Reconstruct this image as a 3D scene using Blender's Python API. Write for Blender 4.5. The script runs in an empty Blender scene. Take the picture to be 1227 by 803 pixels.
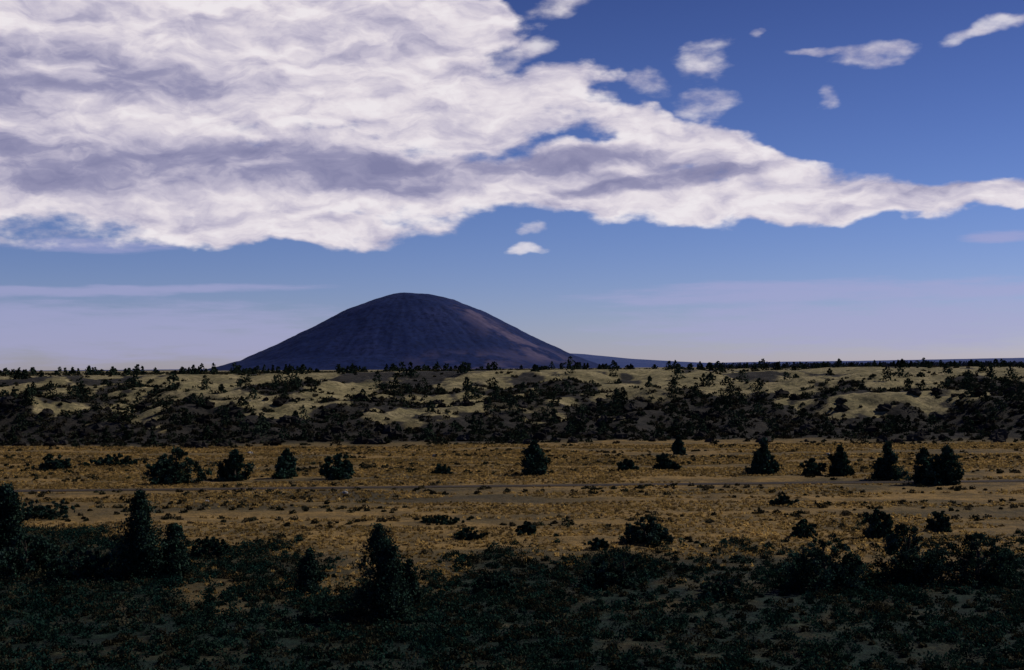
import bpy, math, numpy as np
from mathutils import Vector
rng=np.random.default_rng(7)
sc=bpy.context.scene
F=1686.0; CAMZ=14.0
def hy(px): return 441-(px-613.5)*0.006
def place(px,py):
    d=CAMZ*F/max(py-hy(px),1); return (px-613.5)/F*d, d
# ---------------- numpy noise
_T=rng.random((512,512))
def vnoise(x,y):
    xi=np.floor(x).astype(int); yi=np.floor(y).astype(int); fx=x-xi; fy=y-yi
    fx=fx*fx*fx*(fx*(fx*6-15)+10); fy=fy*fy*fy*(fy*(fy*6-15)+10)
    a=_T[xi%512,yi%512]; b=_T[(xi+1)%512,yi%512]; c=_T[xi%512,(yi+1)%512]; d=_T[(xi+1)%512,(yi+1)%512]
    return (a*(1-fx)+b*fx)*(1-fy)+(c*(1-fx)+d*fx)*fy
def fbm(x,y,o=4,g=.5):
    x=np.asarray(x,float); y=np.asarray(y,float)
    s=0;a=1;t=0
    for i in range(o):
        s=s+a*vnoise(x*2**i+37.3*i+1000,y*2**i+11.7*i+1000); t+=a; a*=g
    return s/t
def ss(a,b,x):
    t=np.clip((x-a)/(b-a),0,1); return t*t*(3-2*t)
# ---------------- terrain
def edge(x): return 262+14*(fbm(x/45,x*0+3.1,3)-.5)*2
def H(x,y):
    x=np.asarray(x,float); y=np.asarray(y,float)
    hill=11.9*(1-ss(0,50,y))
    plain=.9*(fbm(x/40,y/30,3)-.5)+.45*(fbm(x/6,y/6,3)-.5)*ss(20,60,y)
    road=np.exp(-((y-167-.02*x)/6.0)**2); plain=plain*(1-road)
    e=edge(x); t=y-e
    b=7.6*ss(0,52,t)+5.0*ss(40,170,t)
    amp=ss(0,25,t)*(1-.75*ss(90,260,t))*(1-.5*ss(500,900,t))
    hum=(fbm(x/17,y/22,5,.55)-.5)*7.5*amp*(1-.2*ss(50,80,t))
    b=b+hum+ss(0,40,t)*(fbm(x/60+9,y/60,2)-.5)*2.2*(1-ss(300,700,t))
    h=hill+plain*(1-ss(0,30,t))+b
    cap=CAMZ-.25-(ss(60,-120,x)*.006*np.minimum(y,600)*.4)
    far=ss(200,400,y)
    h=np.where(y>200, -np.log(np.exp(-np.clip(h,-20,40)*2)+np.exp(-cap*2))/2*far+h*(1-far), h)
    return h
def Hs(x,y): return float(H(np.array([x]),np.array([y]))[0])
def lava_mask(x,y):
    t=y-edge(x)
    band=ss(-2,10,t)*(1-ss(46,74,t+24*(fbm(x/25+5,y/25,3)-.5)*2))
    n=fbm(x/12,y/16,4,.6); n2=fbm(x/40+20,y/30+7,3)
    low=ss(.34,.44,n+ (1-ss(8,34,t))*.3 + (n2-.5)*.9)
    up=ss(.55,.63,fbm(x/14+40,y/34,4,.6)+(.5-ss(40,300,t))*.08)*ss(20,60,t)
    return np.clip(np.maximum(band*low,up*.9),0,1)
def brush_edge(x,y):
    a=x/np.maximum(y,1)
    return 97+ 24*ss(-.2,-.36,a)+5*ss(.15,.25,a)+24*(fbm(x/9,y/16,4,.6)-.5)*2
def brush_shade_mask(x,y): return 1-ss(-12,12,y-brush_edge(x,y))
# ---------------- mesh helper
def mk(name,V,Q,tint=None,mats=(),midx=None,smooth=False,attrs=None,link=True):
    me=bpy.data.meshes.new(name); V=np.asarray(V,np.float32); Q=np.asarray(Q,np.int32)
    me.vertices.add(len(V)); me.vertices.foreach_set('co',V.ravel())
    me.loops.add(Q.size); me.loops.foreach_set('vertex_index',Q.ravel())
    me.polygons.add(len(Q)); k=Q.shape[1]
    me.polygons.foreach_set('loop_start',np.arange(0,Q.size,k,dtype=np.int32))
    me.polygons.foreach_set('loop_total',np.full(len(Q),k,np.int32))
    for m in mats: me.materials.append(m)
    if midx is not None: me.polygons.foreach_set('material_index',np.asarray(midx,np.int32))
    me.polygons.foreach_set('use_smooth',np.full(len(Q),smooth))
    me.update(calc_edges=True)
    if tint is not None:
        a=me.attributes.new('tint','FLOAT_COLOR','POINT')
        c=np.ones((len(V),4),np.float32); c[:,:3]=tint; a.data.foreach_set('color',c.ravel())
    for n,v in (attrs or {}).items():
        a=me.attributes.new(n,'FLOAT','POINT'); a.data.foreach_set('value',np.asarray(v,np.float32))
    if not link: return me
    o=bpy.data.objects.new(name,me); sc.collection.objects.link(o); return o
# ---------------- materials
def newmat(name):
    m=bpy.data.materials.new(name); m.use_nodes=True; nt=m.node_tree
    b=nt.nodes['Principled BSDF']; b.inputs['Roughness'].default_value=.9
    b.inputs['Specular IOR Level'].default_value=.1
    return m,nt,b
def N(nt,t,**k):
    n=nt.nodes.new(t)
    for a,v in k.items(): setattr(n,a,v)
    return n
def noise(nt,vec,scale,detail=5,rough=.6):
    n=N(nt,'ShaderNodeTexNoise'); n.inputs['Scale'].default_value=scale; n.inputs['Detail'].default_value=detail
    n.inputs['Roughness'].default_value=rough
    if vec is not None: nt.links.new(vec,n.inputs['Vector'])
    return n.outputs['Fac']
def ramp(nt,fac,stops):
    r=N(nt,'ShaderNodeValToRGB'); e=r.color_ramp.elements
    while len(e)<len(stops): e.new(.5)
    for i,(p,c) in enumerate(stops):
        e[i].position=p; e[i].color=(c if len(c)==4 else (*c,1))
    nt.links.new(fac,r.inputs[0]); return r.outputs[0]
def mix(nt,f,a,b,mode='MIX'):
    m=N(nt,'ShaderNodeMix',data_type='RGBA',blend_type=mode)
    for s,v in ((m.inputs[0],f),(m.inputs[6],a),(m.inputs[7],b)):
        if isinstance(v,(int,float)): s.default_value=v
        elif isinstance(v,tuple): s.default_value=(*v,1)
        else: nt.links.new(v,s)
    return m.outputs[2]
def math_(nt,op,*a):
    m=N(nt,'ShaderNodeMath',operation=op)
    for i,v in enumerate(a):
        if isinstance(v,(int,float)): m.inputs[i].default_value=v
        else: nt.links.new(v,m.inputs[i])
    return m.outputs[0]
def tintmat(name,rough=.9,sc_=3.0,trans=0):
    m,nt,b=newmat(name)
    a=N(nt,'ShaderNodeAttribute',attribute_name='tint')
    g=N(nt,'ShaderNodeNewGeometry')
    n=noise(nt,g.outputs['Position'],sc_,2)
    r=ramp(nt,n,[(.3,(.6,.6,.6)),(.7,(1.35,1.35,1.35))])
    col=mix(nt,1.0,a.outputs['Color'],r,'MULTIPLY')
    d=N(nt,'ShaderNodeBsdfDiffuse'); nt.links.new(col,d.inputs[0])
    if not trans:
        nt.links.new(d.outputs[0],nt.nodes['Material Output'].inputs[0])
    else:
        t=N(nt,'ShaderNodeBsdfTranslucent'); nt.links.new(col,t.inputs[0])
        ms=N(nt,'ShaderNodeMixShader'); ms.inputs[0].default_value=trans
        nt.links.new(d.outputs[0],ms.inputs[1]); nt.links.new(t.outputs[0],ms.inputs[2])
        nt.links.new(ms.outputs[0],nt.nodes['Material Output'].inputs[0])
    nt.nodes.remove(b)
    return m
leafM=tintmat('juniper_foliage',trans=.1); shrubM=tintmat('sagebrush_foliage',sc_=.5,trans=.15); grassM=tintmat('dry_grass_blades',sc_=.12,trans=.5)
rockM=tintmat('lava_rock')
barkM,nt,b=newmat('juniper_bark')
g=N(nt,'ShaderNodeTexCoord'); nt.links.new(ramp(nt,noise(nt,g.outputs['Object'],9),[(.3,(.025,.020,.016)),(.7,(.07,.055,.045))]),b.inputs['Base Color'])

groundM,nt,b=newmat('ground_soil_grass')
P=N(nt,'ShaderNodeNewGeometry').outputs['Position']
mp=N(nt,'ShaderNodeMapping'); mp.inputs['Scale'].default_value=(.35,1,1); nt.links.new(P,mp.inputs['Vector']); PS=mp.outputs[0]
n1=noise(nt,PS,.055,6,.62); n2=noise(nt,P,.7,6,.7); n3=noise(nt,P,.16,5,.65); n4=noise(nt,P,4.0,4,.7)
gold=ramp(nt,n1,[(.34,(.070,.052,.026)),(.45,(.135,.093,.036)),(.55,(.245,.153,.050)),(.68,(.145,.103,.045))])
gold=mix(nt,math_(nt,'MULTIPLY',ramp(nt,n3,[(.45,(0,0,0)),(.60,(1,1,1))]),.6),gold,(.042,.037,.020))
gold=mix(nt,math_(nt,'MULTIPLY',ramp(nt,n2,[(.50,(0,0,0)),(.62,(1,1,1))]),.5),gold,(.050,.040,.020))
pl=ramp(nt,n3,[(.3,(.11,.097,.050)),(.5,(.215,.178,.085)),(.7,(.34,.275,.15))])
pl=mix(nt,math_(nt,'MULTIPLY',ramp(nt,n2,[(.48,(0,0,0)),(.58,(1,1,1))]),.65),pl,(.07,.062,.032))
A=lambda s:N(nt,'ShaderNodeAttribute',attribute_name=s).outputs['Fac']
c=mix(nt,A('upl'),gold,pl)
lav=ramp(nt,n2,[(.35,(.008,.009,.009)),(.65,(.036,.031,.025))])
lf=math_(nt,'MINIMUM',math_(nt,'ADD',math_(nt,'MULTIPLY',A('lava'),1.5),math_(nt,'MULTIPLY',math_(nt,'SUBTRACT',n2,.6),1.2)),1.0)
lf=math_(nt,'MAXIMUM',lf,0.0)
c=mix(nt,lf,c,lav)
br=ramp(nt,n3,[(.36,(.005,.013,.010)),(.5,(.009,.017,.012)),(.60,(.022,.023,.013)),(.72,(.055,.040,.020))])  # dark brush soil with cloud shadow painted into its colour
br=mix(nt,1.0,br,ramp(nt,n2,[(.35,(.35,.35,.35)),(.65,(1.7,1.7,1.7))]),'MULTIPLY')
c=mix(nt,A('brush_shade'),c,br)
c=mix(nt,1.0,c,ramp(nt,n4,[(.3,(.6,.6,.6)),(.7,(1.3,1.3,1.3))]),'MULTIPLY')
nt.links.new(c,b.inputs['Base Color'])
bp=N(nt,'ShaderNodeBump'); bp.inputs['Strength'].default_value=.8; bp.inputs['Distance'].default_value=.6
nt.links.new(n2,bp.inputs['Height']); nt.links.new(bp.outputs[0],b.inputs['Normal'])
# ---------------- ground
ys=np.concatenate([np.linspace(-300,-5,30),np.linspace(0,48,60),np.linspace(49,250,330),np.linspace(250.6,480,400),480*np.geomspace(1.004,40,220)])
u=np.linspace(-1,1,560)
W=.62*np.maximum(ys,0)+110
X=u[None,:]*W[:,None]; Y=np.repeat(ys[:,None],len(u),1)
Z=H(X,Y)
V=np.stack([X,Y,Z],-1).reshape(-1,3)
nr,ncl=X.shape; I=np.arange(nr*ncl).reshape(nr,ncl)
Q=np.stack([I[:-1,:-1],I[:-1,1:],I[1:,1:],I[1:,:-1]],-1).reshape(-1,4)
x,y=V[:,0],V[:,1]
upl=ss(-5,30,y-edge(x))
mk('ground',V,Q,mats=[groundM],smooth=True,attrs={'lava':lava_mask(x,y),'brush_shade':brush_shade_mask(x,y),'upl':upl})
# ---------------- road
roadM,nt,b=newmat('road_surface')
P=N(nt,'ShaderNodeNewGeometry').outputs['Position']
nt.links.new(ramp(nt,noise(nt,P,1.2,6),[(.3,(.026,.020,.015)),(.7,(.055,.042,.030))]),b.inputs['Base Color'])
rx=np.linspace(-190,190,400); V=[];
for k in (-1.3,-.5,.5,1.3):
    ry=167+.02*rx+2.0*np.sin(rx/60)+k
    V.append(np.stack([rx,ry,H(rx,ry)+.05],-1))
V=np.stack(V,0); I=np.arange(4*400).reshape(4,400)
Q=np.stack([I[:-1,:-1],I[:-1,1:],I[1:,1:],I[1:,:-1]],-1).reshape(-1,4)
mk('road',V.reshape(-1,3),Q,mats=[roadM],smooth=True)
# ---------------- leaves
def quads(C,size,asp=1.0,up=0.0):
    n=len(C); a=rng.normal(size=(n,3)); a[:,2]+=up; a/=np.linalg.norm(a,axis=1)[:,None]
    b=rng.normal(size=(n,3)); b-=a*(a*b).sum(1)[:,None]; b/=np.linalg.norm(b,axis=1)[:,None]
    s=np.asarray(size).reshape(-1,1)*.5; a=a*s*asp; b=b*s
    V=np.stack([C-a-b*.6,C-a*.2+b,C+a+b*.3,C+a*.3-b],1).reshape(-1,3)
    return V,np.arange(4*n).reshape(n,4)
def tube(p0,p1,r0,r1,k=7):
    p0=np.array(p0,float);p1=np.array(p1,float);d=p1-p0;d/=np.linalg.norm(d)
    a=np.cross(d,[.3,.9,.1]);a/=np.linalg.norm(a);b=np.cross(d,a)
    t=np.arange(k)/k*2*math.pi; c=np.cos(t)[:,None]*a+np.sin(t)[:,None]*b
    V=np.concatenate([p0+c*r0,p1+c*r1]); i=np.arange(k);j=(i+1)%k
    return V,np.stack([i,j,j+k,i+k],-1)
def tree_mesh(name,h,w,shape,nclump,nleaf,leaf,fol,spires=1):
    Vs=[];Qs=[];M=[];T=[];off=0
    def add(V,Q,m,t):
        nonlocal off
        Vs.append(V);Qs.append(Q+off);M.append(np.full(len(Q),m));T.append(t);off+=len(V)
    pts=[(0,0,-.3)]; n=5
    for i in range(1,n+1): pts.append((rng.normal()*.03*h,rng.normal()*.03*h,h*.85*i/n))
    for i in range(n):
        r=lambda i:.045*h*(1-i/n)+.012*h
        V,Q_=tube(pts[i],pts[i+1],r(i),r(i+1)); add(V,Q_,0,np.full((len(V),3),.1))
    tops=[(0,0,1.0)]+[(rng.uniform(.2,.38)*w*math.cos(a),rng.uniform(.2,.38)*w*math.sin(a),rng.uniform(.55,.85)) for a in rng.uniform(0,6.28,spires-1)]
    ph=rng.uniform(0,6.28,3); pe=rng.uniform(.6,1.1)
    for k in range(nclump):
        tx,ty,th=tops[rng.integers(len(tops))] if rng.random()<.75 else tops[0]
        t=rng.random()**1.25
        if shape=='cone': rad=w*.5*((1-t)**pe*.95+.05)*min(1,.6+t*3)
        else: rad=w*.5*math.sqrt(max(1-(t*1.0)**2.4,0.02))*min(1,.75+t*2)
        if tx or ty: rad*=.55
        a=rng.uniform(0,6.28); rr=rad*math.sqrt(rng.uniform(.1,1))*rng.uniform(.75,1.25)
        rr*=1+.28*math.sin(2*a+ph[0]+5*t)+.15*math.sin(3*a+ph[1]-9*t)
        cz=h*(.04+.93*t)*th; cen=np.array([tx+rr*math.cos(a),ty+rr*math.sin(a),cz])
        if k%5==0:
            V,Q_=tube((tx*.3,ty*.3,cz*.72),cen,.012*h,.004*h,5); add(V,Q_,0,np.full((len(V),3),.1))
        cs=h*rng.uniform(.028,.07)*(1.15-.6*t)
        m=int(nleaf*rng.uniform(.7,1.3)); C=cen+rng.normal(size=(m,3))*cs*[1,1,.9]
        C[:,2]=np.maximum(C[:,2],.03)
        V,Q_=quads(C,leaf*rng.uniform(.6,1.4,m),1.5,.8)
        add(V,Q_,1,np.repeat(np.tile(np.array(fol)*rng.uniform(.5,1.8)*np.array([rng.uniform(.9,1.2),1,rng.uniform(.85,1.1)]),(m,1)),4,0))
    return mk(name,np.concatenate(Vs),np.concatenate(Qs),tint=np.concatenate(T),mats=[barkM,leafM],midx=np.concatenate(M),link=False)
fol=(.018,.036,.027)
def juniper(px,py,hp,wp,shape='cone',name='juniper_tree',sp=2,z=None):
    X_,d=place(px,py); h=hp/F*d; w=wp/F*d
    me=tree_mesh(name,h,w,shape,int(70+hp*1.6),75,max(.08,.0011*d) ,fol,sp)
    o=bpy.data.objects.new(name,me); sc.collection.objects.link(o)
    o.location=(X_,d,Hs(X_,d)-.05); o.rotation_euler=(0,0,rng.uniform(0,6.28)); return o
TR=[(168,692,106,72,'cone',2),(207,690,66,52,'cone',2),(370,706,52,36,'cone',1),(452,738,112,80,'cone',3),(490,722,56,40,'cone',2),
(640,571,41,32,'cone',1),(914,569,42,36,'cone',2),(1005,571,36,34,'cone',2),(1062,575,44,38,'cone',2),(1106,580,44,42,'cone',2),(1133,580,46,36,'cone',2),
(210,578,42,54,'round',3),(280,573,38,40,'cone',3),(343,571,34,34,'cone',2),(402,573,30,42,'round',3),(8,672,95,52,'cone',2),(812,545,22,14,'cone',1),
(985,706,64,96,'round',5),(1082,700,72,92,'round',5),(1168,702,60,98,'round',5),(1047,642,36,34,'round',2),(795,564,20,24,'round',2),(972,571,20,26,'round',2)]
for t in TR: juniper(t[0],t[1],t[2],t[3],t[4],sp=t[5])
SH=[(770,652,32,60),(630,641,16,22),(560,646,14,34),(1122,634,24,34),(960,640,22,32),(60,562,18,44),(140,558,14,50),(525,628,9,50),(745,700,40,80),(715,660,14,26),(50,620,20,70),(940,605,13,34),(530,570,12,22),(750,566,14,22),(30,690,50,90),(95,695,40,80),(585,705,24,60),(860,715,26,70),(250,668,26,50)]
for s in SH: juniper(*s,'round','shrub',4)
# ---------------- massed shrubs & grass
def masses(name,X_,Y_,size,nl,leaf,cols,mat,flat=.6,lift=.4,asp=1.6,up=1.0):
    n=len(X_); Zb=H(X_,Y_); m=n*nl
    c=np.repeat(np.stack([X_,Y_,Zb],-1),nl,0); s=np.repeat(size,nl)[:,None]
    d=rng.normal(size=(m,3)); d/=np.linalg.norm(d,axis=1)[:,None]; d*=rng.uniform(.35,1.05,(m,1)); d[:,2]=np.abs(d[:,2])*flat*2*lift/.8
    C=c+d*s*[.5,.5,.8]
    V,Q_=quads(C,np.repeat(leaf,nl)*rng.uniform(.6,1.4,m),asp,up)
    col=np.array(cols)[rng.integers(len(cols),size=n)]*rng.uniform(.6,1.5,(n,1))
    mk(name,V,Q_,tint=np.repeat(col,nl*4,0),mats=[mat])
def scatter(n,y0,y1,k=.42,pad=6):
    Y_=np.sqrt(rng.uniform(y0**2,y1**2,n)); X_=rng.uniform(-1,1,n)*(k*Y_+pad); return X_,Y_
def clear(X_,Y_): return np.abs(Y_-(167+.02*X_+2*np.sin(X_/60)))>2.2
X_,Y_=scatter(17000,44,130); keep=rng.random(len(X_))<brush_shade_mask(X_,Y_)*(.5+1.0*ss(.36,.58,fbm(X_/7,Y_/9,3))); X_,Y_=X_[keep],Y_[keep]
sz=rng.uniform(.4,1.1,len(X_))*(1+.9*(rng.random(len(X_))<.12))
masses('sagebrush_scrub',X_,Y_,sz,75,.09*np.ones(len(X_)),[(.011,.028,.021),(.016,.032,.022),(.008,.023,.018),(.034,.031,.018)],shrubM,flat=.6)  # sage tints darkened, cloud shadow put into the leaf colour
X_,Y_=scatter(9000,95,262); n=fbm(X_/22,Y_/7,4,.6); keep=(n>.53)&(rng.random(len(X_))<.5)&clear(X_,Y_); X_,Y_=X_[keep],Y_[keep]
masses('bitterbrush_scrub',X_,Y_,rng.uniform(.3,1.1,len(X_)),40,.09+.0005*Y_,[(.03,.03,.018),(.055,.045,.024),(.024,.028,.016)],shrubM,flat=.5)
X_,Y_=scatter(90000,88,255); n=fbm(X_/26+8,Y_/6,4,.6); keep=(n>.45)&(rng.random(len(X_))<.75)&clear(X_,Y_)&(brush_shade_mask(X_,Y_)<.8); X_,Y_=X_[keep],Y_[keep]
masses('dry_grass',X_,Y_,rng.uniform(.25,.5,len(X_)),9,.08+.0003*Y_,[(.31,.205,.068),(.26,.17,.06),(.35,.235,.08),(.18,.125,.055)],grassM,flat=.4,asp=2.6,up=1.2)
# bluff scrub
X_,Y_=scatter(15000,250,360,.42); t=Y_-edge(X_); keep=(t>-6)&(rng.random(len(X_))<np.clip(lava_mask(X_,Y_)+.04,0,1)*.5); X_,Y_=X_[keep],Y_[keep]
masses('bluff_scrub',X_,Y_,rng.uniform(.7,2.3,len(X_)),32,.30*np.ones(len(X_)),[(.014,.020,.013),(.022,.025,.016),(.030,.026,.017)],shrubM,flat=.55)
X_,Y_=scatter(6000,300,900,.42); n=fbm(X_/20,Y_/40,3,.6); keep=(n>.50); X_,Y_=X_[keep],Y_[keep]
masses('plateau_scrub',X_,Y_,rng.uniform(.6,1.5,len(X_)),14,.4+.0003*Y_,[(.03,.032,.018),(.05,.042,.024)],shrubM,flat=.5)
# distant junipers merged
def distant(name,X_,Y_,hh,ww,nl,leaf,col=(.018,.027,.018)):
    n=len(X_); Zb=H(X_,Y_); m=n*nl
    t=rng.random((m,1))**1.3; a=rng.uniform(0,6.28,(m,1)); Hh=np.repeat(hh,nl)[:,None]; Ww=np.repeat(ww,nl)[:,None]
    lump=1+.35*np.sin(a*2+np.repeat(rng.uniform(0,6,n),nl)[:,None]+t*9)
    pw=np.repeat(rng.choice([.4,.7],n),nl)[:,None]
    r=Ww*.5*((1-t)**pw+.05)*np.sqrt(rng.uniform(.1,1,(m,1)))*lump
    C=np.repeat(np.stack([X_,Y_,Zb],-1),nl,0)+np.concatenate([r*np.cos(a),r*np.sin(a),Hh*(.03+.95*t)],1)
    V,Q_=quads(C,np.repeat(leaf,nl)*rng.uniform(.6,1.3,m),1.3,.5)
    mk(name,V,Q_,tint=np.repeat(np.array(col)*rng.uniform(.6,1.5,(n,1)),nl*4,0),mats=[leafM])
X_,Y_=scatter(520,255,350); keep=(Y_-edge(X_)>-5)&(rng.random(520)<.10+.5*lava_mask(X_,Y_)); X_,Y_=X_[keep],Y_[keep]; n=len(X_)
distant('bluff_junipers',X_,Y_,rng.uniform(1.6,3.8,n),rng.uniform(1.8,3.6,n),170,.34*np.ones(n))
X_,Y_=scatter(380,320,800); n=len(X_)
distant('plateau_junipers',X_,Y_,rng.uniform(2.0,5.0,n)*rng.uniform(.6,1,n),rng.uniform(2.0,4.0,n),120,.32+.0004*Y_)
n=1500; Y_=rng.uniform(1300,2200,n); X_=Y_*rng.uniform(.14,.5,n)
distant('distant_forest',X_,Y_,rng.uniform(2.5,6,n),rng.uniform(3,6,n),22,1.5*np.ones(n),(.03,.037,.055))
# boulders
Vb=[];Qb=[];Tb=[];off=0
def boulder(x,y,r,col):
    global off
    th=np.linspace(0,math.pi,7)[:,None]; ph=np.arange(9)[None,:]/9*2*math.pi
    d=np.stack([np.sin(th)*np.cos(ph),np.sin(th)*np.sin(ph),np.cos(th)+0*ph],-1).reshape(-1,3)
    d=d*(1+.22*rng.normal(size=(len(d),1)))*[1,.8,.65]
    i=np.arange(63).reshape(7,9); j=np.roll(i,-1,1)
    q=np.stack([i[:-1],j[:-1],j[1:],i[1:]],-1).reshape(-1,4)
    Vb.append(d*r+[x,y,Hs(x,y)+r*.2]);Qb.append(q+off);Tb.append(np.tile(col,(63,1)));off+=63
for px,py,r in [(413,593,.35),(248,605,.25),(300,545,.5),(520,548,.4),(990,545,.4)]:
    x_,d_=place(px,py); boulder(x_,d_,r,(.28,.26,.23))
for k in range(260):
    x_=rng.uniform(-125,125); y_=float(edge(np.array([x_]))[0])+rng.uniform(-6,50); boulder(x_,y_,rng.uniform(.5,1.6),np.array((.022,.02,.018))*rng.uniform(.5,2))
mk('lava_boulders',np.concatenate(Vb),np.concatenate(Qb),tint=np.concatenate(Tb),mats=[rockM])
# ---------------- butte
D=3000.;cx=(484-613.5)/F*D; gx=np.linspace(-600,600,440)
X,Y=np.meshgrid(gx,gx); R=np.hypot(X,Y); ang=np.arctan2(Y,X)
warp=1+.05*(fbm(np.cos(ang)*2+5,np.sin(ang)*2+5,3)-.5)
LT=[0,.05,.16,.29,.45,.64,.82,1,1.4];LH=[1.0,.99,.91,.78,.57,.33,.12,0,-.08]
RT=[0,.05,.13,.25,.37,.53,.67,.82,.95,1.1,1.4];RH=[1.0,.99,.975,.90,.77,.55,.36,.17,0.04,-.02,-.08]
w=(np.cos(ang)+1)/2; w=w*w*(3-2*w)
hL=np.interp(R/415*warp,LT,LH); hR=np.interp(R/440*warp,RT,RH)
h=hL*(1-w)+hR*w
gul=(fbm(ang*5+20,R/260,4,.6)-.5)*.08*np.clip(R/250,0,1)*np.clip(h*3,0,1)
h=h+gul*(1-np.abs(np.cos(ang))**6*.6)+.035*(fbm(X/45,Y/45,5,.6)-.5)
Z=12+h*163
V=np.stack([X+cx,Y+D,Z],-1).reshape(-1,3); n=len(gx); I=np.arange(n*n).reshape(n,n)
Q=np.stack([I[:-1,:-1],I[:-1,1:],I[1:,1:],I[1:,:-1]],-1).reshape(-1,4)
butM,nt,b=newmat('butte_slope_haze')
P=N(nt,'ShaderNodeTexCoord').outputs['Object']
n1=noise(nt,P,.010,5,.6); n2=noise(nt,P,.09,5,.8)
c=ramp(nt,n1,[(.35,(.005,.015,.072)),(.55,(.008,.018,.080)),(.7,(.016,.025,.092))])  # dark slope tone with aerial haze painted in as blue
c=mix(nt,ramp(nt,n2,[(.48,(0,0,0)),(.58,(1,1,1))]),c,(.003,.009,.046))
c=mix(nt,N(nt,'ShaderNodeAttribute',attribute_name='lit_cinder').outputs['Fac'],c,mix(nt,n2,(.02,.025,.08),(.15,.115,.17)))
nt.links.new(c,b.inputs['Base Color'])
a_deg=np.degrees(ang)
lit_cind=np.exp(-((a_deg+36)/11)**2)*ss(.2,.4,R/430)*(1-ss(.85,1.0,R/430))*.9+.6*np.exp(-((a_deg+68)/14)**2)*ss(.74,.86,R/430)  # reddish cinder, with the sunlit ridge band painted into its lighter tone
lit_cind=lit_cind*ss(.35,.6,fbm(X/40,Y/40,4,.6))
bo=mk('butte',V,Q,mats=[butM],smooth=True,attrs={'lit_cinder':lit_cind.ravel()})
# distant ridge
rx=np.linspace(-3200,4200,500); prof=np.interp(rx/7000*F+613.5,[-200,230,500,680,700,760,850,1000,1227,1700],[0,1,2,17,16,10,5,6,9,6])/F*7000
prof=prof*(1+.15*(fbm(rx/300,rx*0,4)-.5)); V=[];
for k,(dy,s) in enumerate([(-900,-.05),(-500,.45),(0,1),(600,.5),(1200,-.05)]):
    V.append(np.stack([rx,7000+dy+0*rx,13+prof*s],-1))
V=np.stack(V); I=np.arange(5*500).reshape(5,500); Q=np.stack([I[:-1,:-1],I[:-1,1:],I[1:,1:],I[1:,:-1]],-1).reshape(-1,4)
rdM,nt,b=newmat('distant_ridge_hazy_forest'); P=N(nt,'ShaderNodeTexCoord').outputs['Object']
nt.links.new(ramp(nt,noise(nt,P,.01,5),[(.35,(.025,.045,.14)),(.65,(.04,.06,.17))]),b.inputs['Base Color'])  # distance haze painted into the ridge's blue base colour
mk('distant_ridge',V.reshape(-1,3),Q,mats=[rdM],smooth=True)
# ---------------- world
az_s,el_s=math.radians(66),math.radians(42)
w=bpy.data.worlds.new('World'); sc.world=w; w.use_nodes=True; nt=w.node_tree; nt.nodes.clear()
def ellipses(nt,az,el,L,k0=.25):
    acc=None
    for e in L:
        px,py,rx,ry=e[:4]; k=e[4] if len(e)>4 else 0; bias=e[5] if len(e)>5 else 0
        cx=(px-613.5)/F; cy=(hy(px)-py)/F; rx/=F; ry/=F
        Xn=math_(nt,'MULTIPLY_ADD',az,1/rx,-cx/rx)
        Yn=math_(nt,'MULTIPLY_ADD',el,1/ry,-cy/ry)
        if k: Yn=math_(nt,'MULTIPLY_ADD',Xn,-k*rx/ry,Yn)
        r=math_(nt,'MULTIPLY_ADD',Yn,Yn,math_(nt,'MULTIPLY_ADD',Xn,Xn,bias))
        acc=r if acc is None else math_(nt,'SMOOTH_MIN',acc,r,k0)
    return math_(nt,'SUBTRACT',1.0,acc)
BIG=[(60,110,380,180),(340,85,300,125),(150,215,310,66),(330,215,340,62),(330,272,210,26),(480,60,140,74),(570,30,60,40),(570,140,175,56,.1),(660,112,70,34,.2),(40,238,160,38),
 (650,215,250,38,.12),(800,165,130,36,-.25),(890,195,110,30,-.3),(760,225,180,34,.05),(900,240,180,27,.03),(1000,252,160,24,.06),(1100,250,170,21,.04),(1215,246,120,20,.04)]
SM=[(620,73,50,15,.3,.1),(850,78,40,24,.2,.3),(910,50,12,7,0,.5),(1045,82,52,14,.05,.2),(985,74,44,7,-.1,.5),(1170,60,66,11,.3,.35),(1085,18,16,5,0,.6),(770,104,44,18,-.1,.4),(675,15,56,18,.2,.5),(985,132,20,14,0,.8),
 (630,297,26,5,0,.1),(636,278,18,8,0,.2),(845,130,44,22,0,.4),(5,300,40,8,0,.3)]
tc=N(nt,'ShaderNodeTexCoord'); sx=N(nt,'ShaderNodeSeparateXYZ'); nt.links.new(tc.outputs['Generated'],sx.inputs[0])
x,y,z=sx.outputs
az=math_(nt,'ARCTAN2',x,y); el=math_(nt,'ARCSINE',z)
def vec(nt,x,y,z=0.0):
    c=N(nt,'ShaderNodeCombineXYZ')
    for i,v in enumerate((x,y,z)):
        if isinstance(v,(int,float)): c.inputs[i].default_value=v
        else: nt.links.new(v,c.inputs[i])
    return c.outputs[0]
def sstep(v,a,b):
    m=N(nt,'ShaderNodeMapRange',interpolation_type='SMOOTHSTEP'); nt.links.new(v,m.inputs[0])
    m.inputs[1].default_value=a; m.inputs[2].default_value=b; return m.outputs[0]
wn=N(nt,'ShaderNodeTexNoise'); wn.inputs['Scale'].default_value=20; wn.inputs['Detail'].default_value=4
nt.links.new(vec(nt,az,math_(nt,'MULTIPLY',el,1.8)),wn.inputs['Vector'])
sp=N(nt,'ShaderNodeSeparateColor'); nt.links.new(wn.outputs['Color'],sp.inputs[0])
w1=math_(nt,'SUBTRACT',sp.outputs[0],.5); w2=math_(nt,'SUBTRACT',sp.outputs[1],.5)
az2=math_(nt,'MULTIPLY_ADD',w1,.07,az); el2=math_(nt,'MULTIPLY_ADD',w2,.034,el)
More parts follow.
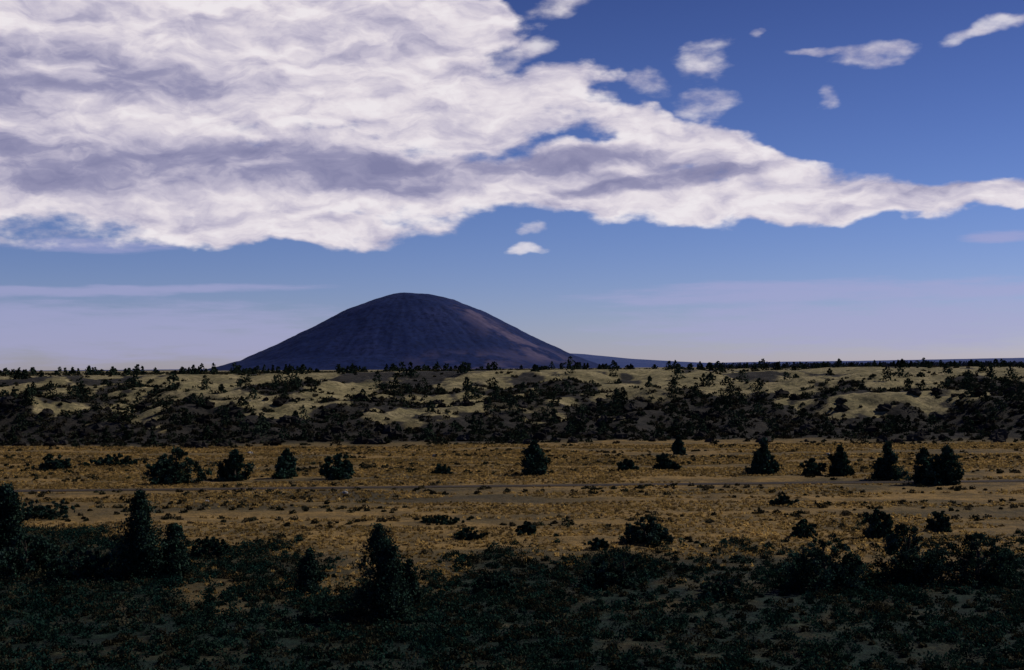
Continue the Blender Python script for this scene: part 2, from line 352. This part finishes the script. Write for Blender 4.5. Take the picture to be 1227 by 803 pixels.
def fb(a,e,sc_,dt,rg,zz,st=2.1):
    return noise(nt,vec(nt,a,math_(nt,'MULTIPLY',e,st),zz),sc_,dt,rg)
nz=fb(az,el,30,8,.55,3.3)
nc=math_(nt,'MULTIPLY',math_(nt,'SUBTRACT',nz,.5),2.4)
r0=fb(az2,el2,13,7,.55,6.1,2.8); r1=fb(math_(nt,'ADD',az2,.005),math_(nt,'ADD',el2,.008),13,7,.55,6.1,2.8)
SB0=ellipses(nt,az2,el2,BIG)
SB=math_(nt,'MULTIPLY',math_(nt,'SMOOTH_MIN',SB0,1.0,.3),1.5)
aB=sstep(math_(nt,'ADD',SB,nc),-.1,.8)
aS=math_(nt,'MULTIPLY',sstep(math_(nt,'ADD',math_(nt,'SMOOTH_MIN',ellipses(nt,math_(nt,'MULTIPLY_ADD',w1,.04,az),math_(nt,'MULTIPLY_ADD',w2,.022,el),SM,.1),.5,.2),math_(nt,'MULTIPLY',nc,1.3)),-.35,1.1),.8)
alpha=math_(nt,'MAXIMUM',aB,aS)
GR=[(60,207,400,30),(440,212,210,22),(60,105,240,20,-.02),(-20,130,110,20),(800,218,130,9,.1),(640,200,150,12,.1)]
gr=sstep(ellipses(nt,math_(nt,'MULTIPLY_ADD',w1,.05,az),math_(nt,'MULTIPLY_ADD',w2,.016,el),GR),-1.1,.8)
br=math_(nt,'ADD',math_(nt,'SUBTRACT',.74,math_(nt,'MULTIPLY',gr,.40)),math_(nt,'MULTIPLY',math_(nt,'SUBTRACT',r0,r1),1.9))  # cloud shading painted: grey underside bands, offset noise for the sun side
br=math_(nt,'ADD',br,math_(nt,'MULTIPLY',math_(nt,'SUBTRACT',nz,.5),.6))
cc=ramp(nt,br,[(0,(.22,.22,.37)),(.3,(.31,.30,.45)),(.6,(.56,.52,.63)),(.85,(.78,.72,.77)),(1,(.86,.81,.84))])
sky=N(nt,'ShaderNodeTexSky',sky_type='NISHITA'); sky.sun_disc=False; sky.sun_elevation=el_s; sky.sun_rotation=az_s
sky.ozone_density=3; sky.dust_density=.5; sky.air_density=1.0; sky.altitude=1400
b1=N(nt,'ShaderNodeBackground'); b1.inputs['Strength'].default_value=.085
gm=N(nt,'ShaderNodeGamma'); gm.inputs[1].default_value=1.2
nt.links.new(mix(nt,1.0,sky.outputs[0],(.43,.46,.68),'MULTIPLY'),gm.inputs[0])
tg=ramp(nt,math_(nt,'MULTIPLY',el,3.2),[(0,(1.25,1.08,1.02)),(.35,(1.0,.95,.92)),(.85,(.66,.63,.67))])
nt.links.new(mix(nt,1.0,gm.outputs[0],tg,'MULTIPLY'),b1.inputs[0])
b2=N(nt,'ShaderNodeBackground'); b2.inputs['Strength'].default_value=1.0; nt.links.new(cc,b2.inputs[0])
TH=[(150,352,230,7,.03),(30,356,150,8),(950,352,280,16,.02),(1150,352,200,10),(120,400,360,40),(300,410,200,26),(1050,390,340,34),(120,300,110,10,0,.2),(1180,293,50,8)]
tv=ellipses(nt,az,math_(nt,'MULTIPLY_ADD',w2,.006,el),TH)
tn=noise(nt,vec(nt,math_(nt,'MULTIPLY',az,.35),math_(nt,'MULTIPLY',el,3.0),5.0),55,6,.6)
ta=math_(nt,'MULTIPLY',sstep(math_(nt,'ADD',tv,math_(nt,'MULTIPLY',math_(nt,'SUBTRACT',tn,.5),2.2)),-.2,1.0),.6)
b3=N(nt,'ShaderNodeBackground'); b3.inputs[0].default_value=(.38,.38,.62,1); b3.inputs['Strength'].default_value=1.0
m0=N(nt,'ShaderNodeMixShader'); nt.links.new(ta,m0.inputs[0]); nt.links.new(b1.outputs[0],m0.inputs[1]); nt.links.new(b3.outputs[0],m0.inputs[2])
m1=N(nt,'ShaderNodeMixShader'); nt.links.new(math_(nt,'MULTIPLY',alpha,.97),m1.inputs[0]); nt.links.new(m0.outputs[0],m1.inputs[1]); nt.links.new(b2.outputs[0],m1.inputs[2])
out=N(nt,'ShaderNodeOutputWorld'); nt.links.new(m1.outputs[0],out.inputs[0])
# ---------------- sun
s=Vector((math.sin(az_s)*math.cos(el_s),math.cos(az_s)*math.cos(el_s),math.sin(el_s)))
l=bpy.data.lights.new('sun','SUN'); l.energy=3.3; l.angle=math.radians(.5); l.color=(1,.93,.84)
lo=bpy.data.objects.new('sun',l); sc.collection.objects.link(lo); lo.rotation_euler=s.to_track_quat('Z','Y').to_euler()
# ---------------- camera
cam=bpy.data.cameras.new('camera'); cam.lens=36*F/1227; cam.sensor_width=36; cam.clip_end=60000; cam.clip_start=.5
co=bpy.data.objects.new('camera',cam); sc.collection.objects.link(co)
from mathutils import Matrix
R=Matrix.Rotation(math.radians(90+1.34),4,'X') @ Matrix.Rotation(-.006,4,'Z')
co.matrix_world=Matrix.Translation((0,0,CAMZ)) @ R
sc.camera=co
sc.view_settings.view_transform='Standard'; sc.view_settings.look='None'; sc.view_settings.exposure=0
